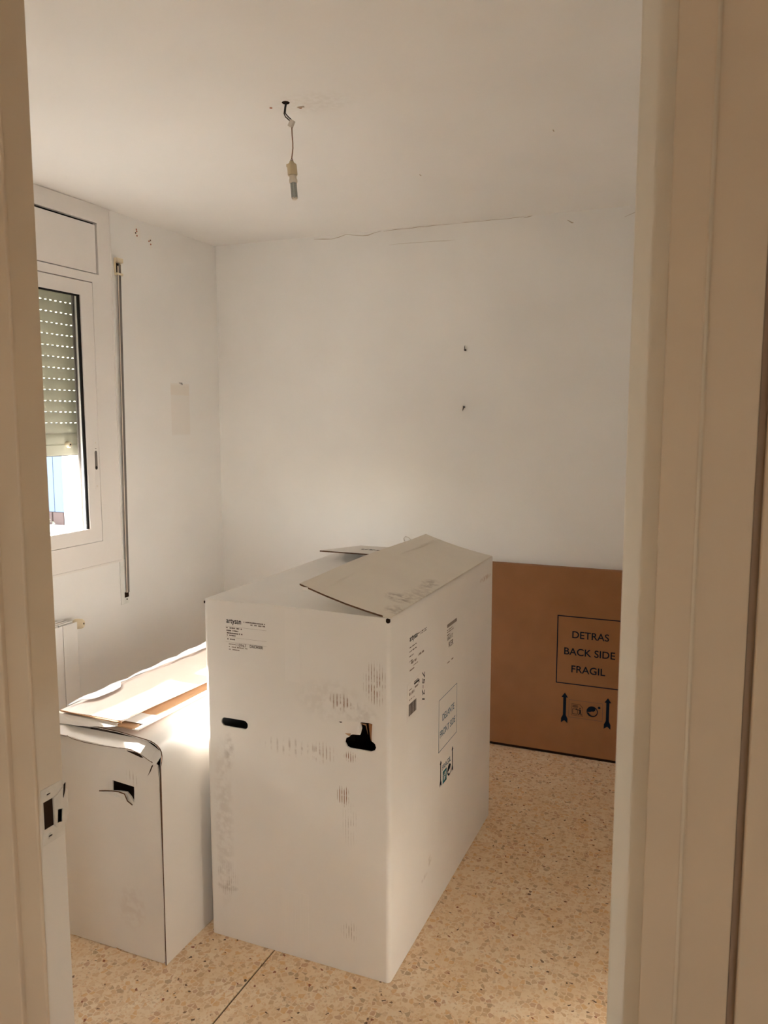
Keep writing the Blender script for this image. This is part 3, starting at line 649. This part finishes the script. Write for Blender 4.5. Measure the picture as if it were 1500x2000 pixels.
# tape strips on the front
printed('packing_tape', [rect(-1.128, .012, -1.040, .205)], MF, M_tape, bg, .0003)
printed('packing_tape', [rect(-1.105, .84, -1.057, 1.050)], MF, M_tape, bg, .0003)
# print on the front
lab = lettering('printed_label', 'artysan', -1.299, .9835, .050, .018, MF, M_ink, bg, bold=.012)
lettering('order_number', '110967', -1.268, .9215, .035, .009, MF, M_ink3, lab)
lettering('carrier_name', 'DACHSER', -1.221, .9225, .044, .0088, MF, M_ink3, lab, bold=.01)
rows = []
for (x, y, w, h) in ((-1.240, .9945, .073, .0038), (-1.217, .988, .049, .0042), (-1.300, .9725, .053, .0042), (-1.299, .9645, .047, .0042), (-1.298, .957, .053, .0042), (-1.298, .9505, .029, .0040), (-1.297, .939, .026, .0042)): rows += words(x, y, w, h, int(x * -1e4 + y * 1e4))
multi('small_print', rows, MF, M_ink3, lab)
rows = []
for (x, y, w, h) in ((-1.292, .925, .022, .003), (-1.292, .9165, .062, .0034), (-1.292, .909, .040, .0034)): rows += words(x, y, w, h, int(x * -1e4 + y * 1e4) + 5)
rows += [[rect(-1.302, .9785, -1.165, .9789)], [rect(-1.302, .9465, -1.165, .9468)], [rect(-1.302, .932, -1.165, .9323)]]
multi('faint_print', rows, MF, M_ink2, lab)
# print on the right side
lab = lettering('printed_label', 'artysan', 2.063, .944, .064, .019, MS, M_ink, bg, bold=.012)
rows = []
for (x, y, w, h) in ((2.130, .955, .075, .0030), (2.150, .9495, .055, .0026), (2.063, .930, .055, .003), (2.062, .918, .056, .0034), (2.062, .904, .032, .0034), (2.062, .889, .026, .0034)): rows += words(x, y, w, h, int(x * 1e4 + y * 1e4))
multi('small_print', rows, MS, M_ink3, lab)
rows = []
for (x, y, w, h) in ((2.134, .888, .048, .007), (2.075, .880, .045, .008), (2.09, .871, .04, .003), (2.064, .862, .036, .004)): rows += words(x, y, w, h, int(x * 1e4 + y * 1e4))
multi('faint_print', rows, MS, M_ink2, lab)
stk = printed('paper_sticker', [[(2.040, .716), (2.191, .722), (2.194, .832), (2.046, .826)]], MS, M_sticker, bg, .0003)
bars = []; y = 2.057; rr = random.Random(5)
while y < 2.118:
    w = rr.choice((.0016, .0028, .004)); bars.append([rect(y, .731, y + w, .766)]); y += w + rr.choice((.0012, .002))
multi('barcode', bars, MS, M_ink3, stk, .0007)
rows = []
for (x, y, w, h) in ((2.06, .790, .045, .010), (2.06, .776, .045, .0035), (2.105, .800, .03, .006), (2.06, .806, .02, .003)): rows += words(x, y, w, h, int(x * 1e4 + y * 1e4))
multi('faint_print', rows, MS, M_ink2, stk, .0007)
multi('small_print', [[rect(2.100, .812, 2.142, .817)], [[(2.10, .819), (2.135, .8195), (2.135, .8215), (2.10, .821)]], [rect(2.138, .806, 2.143, .817)]], MS, M_ink, stk, .0007)
Mh = frame_m((BX1, 2.176, .829), (0, 0, -1), (0, 1, 0))
lettering('handwriting', '75-21', .0, -.008, .092, .022, Mh, M_ink, stk, shear=.25, lift=.0009)
lab = lettering('printed_label', 'KER', 2.424, .836, .046, .018, MS, M_ink3, bg)
rows = [[rect(2.405, .905, 2.506, .916)]]
for (x, y, w, h) in ((2.405, .895, .06, .003), (2.405, .888, .07, .003), (2.405, .878, .03, .004), (2.41, .785, .028, .004), (2.453, .785, .02, .005)): rows += words(x, y, w, h, int(x * 1e4 + y * 1e4))
for q in range(7): rows += words(2.406, .862 + q * .002, .06, .0009, q)
multi('faint_print', rows, MS, M_ink2, lab)
pf = printed('printed_frame', ring_rect(2.326, .513, 2.517, .687, .0016), MS, M_blueS, bg)
lettering('lettering', 'DELANTE', 2.364, .607, .124, .022, MS, M_blueS, pf)
lettering('lettering', 'FRONT SIDE', 2.340, .557, .160, .022, MS, M_blueS, pf)
def arrow(cx, z0, z1, hw, sw):
    hh = hw * 1.5; th = (z1 - z0)
    return [(cx, z1), (cx - hw, z1 - hh), (cx - sw, z1 - hh), (cx - sw, z0 + hh * 1.7), (cx - hw, z0 + hh * .95), (cx - hw, z0), (cx, z0 + hh * .55), (cx + hw, z0), (cx + hw, z0 + hh * .95), (cx + sw, z0 + hh * 1.7), (cx + sw, z1 - hh), (cx + hw, z1 - hh)]
ar = printed('arrow_mark', [arrow(2.350, .391, .479, .008, .0034)], MS, M_blue, bg); printed('arrow_mark', [arrow(2.474, .391, .479, .008, .0034)], MS, M_blue, bg)
lettering('lettering', 'FRAGIL', 2.366, .437, .090, .018, MS, M_blueS, ar)
def circ(cx, cy, r, n=28, a0=0, a1=2 * PI): return [(cx + r * math.cos(a0 + (a1 - a0) * i / n), cy + r * math.sin(a0 + (a1 - a0) * i / n)) for i in range(n + (0 if abs(a1 - a0 - 2 * PI) < 1e-6 else 1))]
def recycle(cx, cy, r):
    # ring with two interlocking arrows
    a = circ(cx, cy, r); b = circ(cx, cy, r * .86)
    lobe1 = circ(cx, cy, r * .86, 14, PI * .25, PI * 1.05) + [(cx - r * .35, cy - r * .1), (cx - r * .05, cy + r * .05), (cx + r * .2, cy + r * .02), (cx + r * .5, cy + r * .2)]
    lobe2 = circ(cx, cy, r * .99, 14, PI * 1.05, PI * 1.95) + circ(cx + r * .12, cy - r * .02, r * .72, 12, PI * 1.9, PI * 1.12)
    return [[a, b], [lobe1], [lobe2]]
def bin_mark(x0, y0, w, h):
    L = [ring_rect(x0 + w * .08, y0 + h * .12, x0 + w * .56, y0 + h * .58, w * .045), [circ(x0 + w * .42, y0 + h * .56, w * .07, 10)], [circ(x0 + w * .74, y0 + h * .66, w * .06, 10)],
         [[(x0 + w * .66, y0 + h * .56), (x0 + w * .82, y0 + h * .56), (x0 + w * .84, y0 + h * .32), (x0 + w * .92, y0 + h * .08), (x0 + w * .82, y0 + h * .08), (x0 + w * .77, y0 + h * .26), (x0 + w * .68, y0 + h * .08), (x0 + w * .60, y0 + h * .08), (x0 + w * .70, y0 + h * .34)]],
         [[(x0 + w * .52, y0 + h * .52), (x0 + w * .70, y0 + h * .56), (x0 + w * .70, y0 + h * .50), (x0 + w * .54, y0 + h * .47)]],
         [rect(x0, y0, x0 + w, y0 + h * .02)], [rect(x0, y0, x0 + w * .02, y0 + h)], [rect(x0 + w * .98, y0, x0 + w, y0 + h * .72)],
         [[(x0 + w * .98, y0 + h * .70), (x0 + w, y0 + h * .72), (x0 + w * .74, y0 + h), (x0 + w * .72, y0 + h * .98)]], [rect(x0, y0 + h * .98, x0 + w * .73, y0 + h)]]
    for q in range(4): L.append([rect(x0 + w * .08, y0 + h * (.70 + q * .06), x0 + w * .55, y0 + h * (.73 + q * .06))])
    return L
multi('recycling_mark', recycle(2.440, .411, .020), MS, M_blue, ar)
multi('bin_mark', [ring_rect(2.372, .389, 2.412, .431, .007)] + bin_mark(2.378, .394, .028, .032), MS, M_teal, ar)

# ------------------------------------------------------------------ brown flat box at the back wall
PX0, PX1, PY, PZ = -1.32, -.20, 3.647, .898
br = thing('flat_cardboard_box', (-.76, PY + .022, 0), 'flat brown kraft cardboard box standing upright against the back wall', 'box')
box('board_body', (PX0, PY, .013), (PX1, PY + .042, PZ), M_kraft, br, bev=.003)
box('bottom_shade', (PX0 + .004, PY + .006, .0002), (PX1 - .004, PY + .040, .013), M_dark, br)  # dark block stands in for the shade under the board
MP = frame_m((0, PY, 0), (1, 0, 0), (0, 0, 1))
pf = printed('printed_frame', ring_rect(-.653, .351, -.333, .675, .0048), MP, M_blue, br)
lettering('lettering', 'DETRAS', -.583, .572, .165, .034, MP, M_blue, pf, bold=.012)
lettering('lettering', 'BACK SIDE', -.618, .491, .229, .034, MP, M_blue, pf, bold=.012)
lettering('lettering', 'FRAGIL', -.583, .409, .153, .034, MP, M_blue, pf, bold=.012)
ar = printed('arrow_mark', [arrow(-.6095, .162, .308, .0150, .0068)], MP, M_blue, br); printed('arrow_mark', [arrow(-.414, .160, .308, .0150, .0068)], MP, M_blue, br)
multi('mark_frame', [ring_rect(-.590, .193, -.436, .278, .0014)], MP, M_ink3, ar)
multi('bin_mark', bin_mark(-.577, .204, .052, .056), MP, M_ink, ar)
multi('recycling_mark', recycle(-.483, .2335, .0255) + [[circ(-.452, .256, .006, 10)]], MP, M_blue, ar)

# ------------------------------------------------------------------ low battered white box by the window
LY0, LY1 = 1.739, 2.78
lw = thing('battered_cardboard_box', (-1.64, 2.25, 0), 'low battered white cardboard box with torn flaps on top, sunlit from the window', 'box')
ML = frame_m((0, LY0, 0), (1, 0, 0), (0, 0, 1))
LX0 = -1.90
outer = [(LX0, .002), (-1.600, .002), (-1.597, .006), (-1.588, .004), (-1.560, .002), (-1.424, .002), (-1.419, .009), (-1.417, .30), (-1.418, .57), (-1.422, .605), (-1.437, .612), (-1.452, .618), (-1.474, .628), (-1.512, .640), (-1.545, .6385), (-1.60, .634), (-1.68, .633), (-1.73, .637), (-1.748, .643), (-1.755, .6405), (LX0, .648)]
hole = [(-1.586, .4995), (-1.5845, .533), (-1.545, .530), (-1.507, .527), (-1.507, .512), (-1.509, .478), (-1.520, .494), (-1.534, .506), (-1.560, .504)]
fp = panel('front_panel', [outer, hole], .005, ML, M_low, lw)
extrude('torn_tab', [(-1.617, LY0 - .020, .503), (-1.606, LY0 - .016, .505), (-1.586, LY0 - .003, .5005), (-1.560, LY0 - .004, .503), (-1.534, LY0 - .008, .503), (-1.523, LY0 - .012, .488), (-1.509, LY0 - .006, .473), (-1.524, LY0 - .001, .478), (-1.57, LY0 - .001, .490)], (0, .002, .001), M_low, fp)
tube('torn_rim', [(-1.617, LY0 - .0205, .5035), (-1.600, LY0 - .0150, .5045), (-1.586, LY0 - .0035, .5015), (-1.560, LY0 - .0045, .5040), (-1.535, LY0 - .0085, .5035), (-1.522, LY0 - .0125, .487), (-1.510, LY0 - .0065, .474)], .0016, M_kraft_e, fp, seg=6)
extrude('split', [(-1.436, LY0 - .0006, .606), (-1.441, LY0 - .0006, .602), (-1.450, LY0 - .0006, .582), (-1.457, LY0 - .0006, .568), (-1.446, LY0 - .0006, .584), (-1.438, LY0 - .0006, .600)], (0, .002, 0), M_dark, fp)
box('left_panel', (LX0 - .004, LY0, .002), (LX0, LY1, .645), M_low, lw)
box('back_panel', (LX0, LY1 - .005, .002), (-1.42, LY1, .64), M_low, lw)
box('base_panel', (LX0, LY0 + .005, .002), (-1.42, LY1 - .005, .007), M_kraft, lw)
box('dark_interior', (LX0 + .06, LY0 + .10, .007), (-1.50, LY1 - .1, .58), M_dark, lw)  # near-black block paints in the shade behind the torn hole
# folded-in front flap, bent down at its right corner
bm = bmesh.new()
fx = [LX0, -1.755, -1.70, -1.62, -1.54, -1.500, -1.478, -1.447, -1.428]
z0 = [.650, .643, .6385, .637, .6375, .638, .634, .618, .607]; z1 = [.662, .660, .660, .660, .660, .660, .655, .640, .628]
for dz in (0, -.004):
    pass
va = [bm.verts.new((x, LY0 - .002, a)) for x, a in zip(fx, z0)]; vb = [bm.verts.new((x, LY0 + .032, b)) for x, b in zip(fx, z1)]
vc = [bm.verts.new((x, LY0 - .002, a - .004)) for x, a in zip(fx, z0)]; vd = [bm.verts.new((x, LY0 + .032, b - .004)) for x, b in zip(fx, z1)]
for i in range(len(fx) - 1):
    bm.faces.new((va[i], va[i + 1], vb[i + 1], vb[i])); bm.faces.new((vc[i], vd[i], vd[i + 1], vc[i + 1]))
    bm.faces.new((va[i], vc[i], vc[i + 1], va[i + 1])); bm.faces.new((vb[i], vb[i + 1], vd[i + 1], vd[i]))
bm.faces.new((va[0], vb[0], vd[0], vc[0])); bm.faces.new((va[-1], vc[-1], vd[-1], vb[-1]))
link('front_flap', me_from(bm), M_low, lw)
extrude('corner_gap', [(-1.532, LY0 - .0012, .638), (-1.510, LY0 - .0012, .637), (-1.488, LY0 - .0012, .633), (-1.470, LY0 - .0012, .621), (-1.478, LY0 - .0012, .6205), (-1.505, LY0 - .0012, .6265), (-1.526, LY0 - .0012, .6315)], (0, .002, 0), M_dark, lw)
# sheet wrapped up the right side and over the top
wp = [(-1.4115, .001), (-1.410, .30), (-1.411, .54)]
for i in range(1, 10):
    t = PI / 2 * i / 9 * .93; wp.append((-1.482 + .071 * math.cos(t), .590 + .074 * math.sin(t)))
wp += [(-1.52, .669), (-1.58, .6725), (-1.66, .671), (-1.76, .668), (-1.86, .664)]
def wave(p):
    k = max(0, min(1, (p.z - .5) / .15))
    e = max(0, min(1, (p.z - .585) / .06)); e = e * e * (3 - 2 * e)
    return (p.x + .0015 * math.sin(p.y * 9), p.y + .030 * e * max(0, 1 - (p.y - LY0 + .003) / .2), p.z + k * (.0025 * math.sin(p.y * 13 + p.x * 20)))
wr_ = extrude('wrap_sheet', [(x, LY0 - .003, z) for x, z in sheet(wp, .0035)], (0, LY1 - LY0, 0), M_wrap, lw, steps=24, warp=wave, smooth=True)
wl_ = [p for p in sheet(wp, .0035)]
extrude('sheet_rim', [(x + .0006, LY0 - .0042, z + .0008) for x, z in sheet(wp, .0022)], (0, .0016, 0), M_kraft_e, wr_, warp=wave)
tube('torn_rim', [(-1.437, LY0 - .0015, .6125), (-1.452, LY0 - .0015, .6185), (-1.474, LY0 - .0015, .6285), (-1.512, LY0 - .0015, .6395), (-1.545, LY0 - .0015, .6375), (-1.60, LY0 - .0015, .6335), (-1.68, LY0 - .0015, .6325), (-1.73, LY0 - .0015, .6365), (-1.748, LY0 - .0015, .6425), (-1.755, LY0 - .0015, .6400), (-1.89, LY0 - .0015, .6475)], .0011, M_kraft_e, fp, seg=5)
LF = LY0 + .027
DXZ = Vector((-.016, 0, -.009))
# stacked loose flaps
def slab(name, c, t, m, par, y0=None):
    """c: four corners (near right, far right, far left, near left) of the upper face"""
    bm = bmesh.new(); P = [Vector(p) + DXZ for p in c]; n = 8; top = []; bot = []
    for j in range(n + 1):
        a = P[0].lerp(P[1], j / n); b = P[3].lerp(P[2], j / n)
        row = []
        for i in range(5):
            q = a.lerp(b, i / 4); q.z += .002 * math.sin(q.y * 11 + i) * (1 if 0 < i < 4 else .4); row.append(q)
        top.append([bm.verts.new(q) for q in row]); bot.append([bm.verts.new(q - Vector((0, 0, t))) for q in row])
    for j in range(n):
        for i in range(4):
            bm.faces.new((top[j][i], top[j + 1][i], top[j + 1][i + 1], top[j][i + 1])); bm.faces.new((bot[j][i], bot[j][i + 1], bot[j + 1][i + 1], bot[j + 1][i]))
        for i in (0, 4): bm.faces.new((top[j][i], bot[j][i], bot[j + 1][i], top[j + 1][i]))
    for i in range(4):
        for j in (0, n): bm.faces.new((top[j][i], top[j][i + 1], bot[j][i + 1], bot[j][i]))
    return link(name, me_from(bm), m, par)
lf = slab('lower_flap', [(-1.494, LF + .000, .697), (-1.485, LY1 - .02, .697), (-1.80, LY1 - .02, .688), (-1.80, LF + .02, .686)], .004, M_krafti, lw)
extrude('paper_rim', [(-1.4925, LF - .001, .6985), (-1.492, LF - .001, .694), (-1.512, LF - .001, .693), (-1.512, LF - .001, .6965)], (.008, LY1 - LF - .03, 0), M_low, lf, offset=DXZ)
mf = slab('middle_flap', [(-1.566, LF - .002, .706), (-1.555, LY1 - .05, .700), (-1.80, LY1 - .05, .704), (-1.80, LF + .004, .704)], .004, M_low, lw)
extrude('hanging_lip', [(-1.80, LF - .001, .704), (-1.70, LF - .003, .705), (-1.566, LF - .003, .704), (-1.562, LF - .006, .699), (-1.60, LF - .010, .692), (-1.66, LF - .012, .6855), (-1.70, LF - .012, .680), (-1.80, LF - .012, .678)], (0, .002, 0), M_low, mf, offset=DXZ)
uf = slab('upper_flap', [(-1.558, LF - .002, .7135), (-1.508, LY1 - .03, .7080), (-1.775, LY1 - .03, .717), (-1.782, LF - .002, .7150)], .0045, M_topflap, lw)
extrude('torn_rim', [(-1.782, LF - .003, .7145), (-1.72, LF - .0045, .7135), (-1.64, LF - .0045, .7125), (-1.60, LF - .0055, .7128), (-1.570, LF - .007, .7118), (-1.552, LF - .003, .7125), (-1.550, LF - .003, .7075), (-1.575, LF - .006, .7085), (-1.64, LF - .004, .7085), (-1.782, LF - .002, .7100)], (0, .004, 0), M_krafti, uf, offset=DXZ)
extrude('torn_paper', [(-1.566, LF - .004, .7145), (-1.548, LF + .000, .717), (-1.543, LF + .022, .716), (-1.552, LF + .040, .7145), (-1.562, LF + .02, .7150)], (0, 0, .0012), M_sticker, uf, offset=DXZ)
# clear tape along the window-side edge
bm = bmesh.new(); va = []; vb = []
for i in range(26):
    y = LF + .03 + i * .038; h = .006 * abs(math.sin(i * .9)) + .010 * (i / 25) ** 2
    w = .006 + (.07 * max(0, (y - 2.12)) if y > 2.12 else 0) + (.035 if 2 <= i <= 5 else 0)
    va.append(bm.verts.new((-1.783, y, .719 + h))); vb.append(bm.verts.new((-1.783 + w + .003 * math.sin(i * 2.1), y, .7195 + .15 * h)))
for i in range(25): bm.faces.new((va[i], va[i + 1], vb[i + 1], vb[i]))
g = bmesh.ops.extrude_face_region(bm, geom=bm.faces[:]); bmesh.ops.translate(bm, verts=[v for v in g['geom'] if isinstance(v, bmesh.types.BMVert)], vec=(0, 0, .0006))
link('edge_tape', me_from(bm), M_tapeb, uf, offset=DXZ)
printed('packing_tape', [rect(-1.60, 1.80, -1.49, 1.87)], frame_m((-.016, 0, .6900), (1, 0, 0), (0, 1, 0)), M_tape, lf, .001)

# ------------------------------------------------------------------ outside the window
M_white_ext = mat('sunlit_render', (.85, .83, .80), .8, .1, noise=(2, .02))
M_blue_shade = mat('blue_grey_shade', (.085, .115, .165), .5, .3)  # shade of the neighbour facade put into the colour; also panes of the added sky-blocker house
M_plinth = mat('brown_plinth', (.075, .052, .048), .7, .1)
M_leaf = mat('pale_leaf', (.30, .34, .22), .5, .3)
M_pave = mat('pale_paving', (.50, .48, .45), .8, .1, noise=(3, .05))
tag(box('fill_window_ground', (HR + .12, -9, -.25), (14, 9, -.12), M_pave), kind='structure')  # unseen ground added outside the hall window
tag(box('terrace', (-24, -8, -.25), (WX - WT, 24, -.12), M_pave), kind='structure')
ob = thing('sky_blocker_house', (-15, 2, -.12), kind='structure')      # unseen house, added to block the low sky
box('sky_blocker_facade', (-19, -9, -.12), (-14, 12, 5.3), M_white_ext, ob)
box('sky_blocker_roof_edge', (-19, -9.1, 5.3), (-13.8, 12.1, 5.42), M_plinth, ob)
for k in range(7): panel('sky_blocker_window', [rect(-7 + k * 2.6, 1.0, -5.9 + k * 2.6, 2.3)], .03, frame_m((-13.98, 0, 0), (0, 1, 0), (0, 0, 1)), M_blue_shade, ob)
nb = thing('neighbour_building', (-6, 6.2, -.12), 'bright white building with bluish shaded panels and brown plinth outside the window', 'building')
box('white_wall', (-5.935, 6.0, -.12), (-2.9, 7.5, 3.2), M_white_ext, nb)
box('rear_wall', (-9.0, 6.35, -.12), (-5.935, 7.5, 3.2), M_white_ext, nb)
for a, b in ((-6.40, -6.062), (-6.055, -5.940)): box('shaded_panel', (a, 6.0, .655), (b, 6.34, 2.6), M_blue_shade, nb, bev=.004)
for a, b in ((-6.40, -6.085), (-6.065, -5.942)): box('plinth', (a, 5.985, .10), (b, 6.34, .654), M_plinth, nb)
tag(box('planter_wall', (-6.6, 5.60, -.12), (-5.5, 5.975, .533), M_white_ext, bev=.01), 'low white planter wall in front of the brown plinth outside', 'planter')
sh = thing('garden_shrub', (-6.06, 5.85, .534), 'small pale leafy plant growing in front of the brown plinth outside', 'plant')
leaf = None
rr = random.Random(3)
bm = bmesh.new(); vv = [bm.verts.new(p) for p in ((0, 0, 0), (.012, .012, .003), (.034, 0, -.002), (.012, -.012, .003))]; bm.faces.new(vv)
g = bmesh.ops.extrude_face_region(bm, geom=bm.faces[:]); bmesh.ops.translate(bm, verts=[v for v in g['geom'] if isinstance(v, bmesh.types.BMVert)], vec=(0, 0, .0012))
leaf = me_from(bm)
for k in range(46):
    p = Vector((-6.06 + rr.uniform(-.10, .085), 5.85 + rr.uniform(-.05, .05), .533 + rr.uniform(.005, .075)))
    l = link('leaf', leaf, M_leaf, sh, offset=p); l.rotation_euler = (rr.uniform(-.7, .7), rr.uniform(-.9, .5), rr.uniform(0, 6.3))
for k in range(7):
    x = -6.13 + k * .022; tube('stem', [(x, 5.85, .533), (x + rr.uniform(-.01, .01), 5.85, .60)], .0025, M_leaf, sh, seg=5)
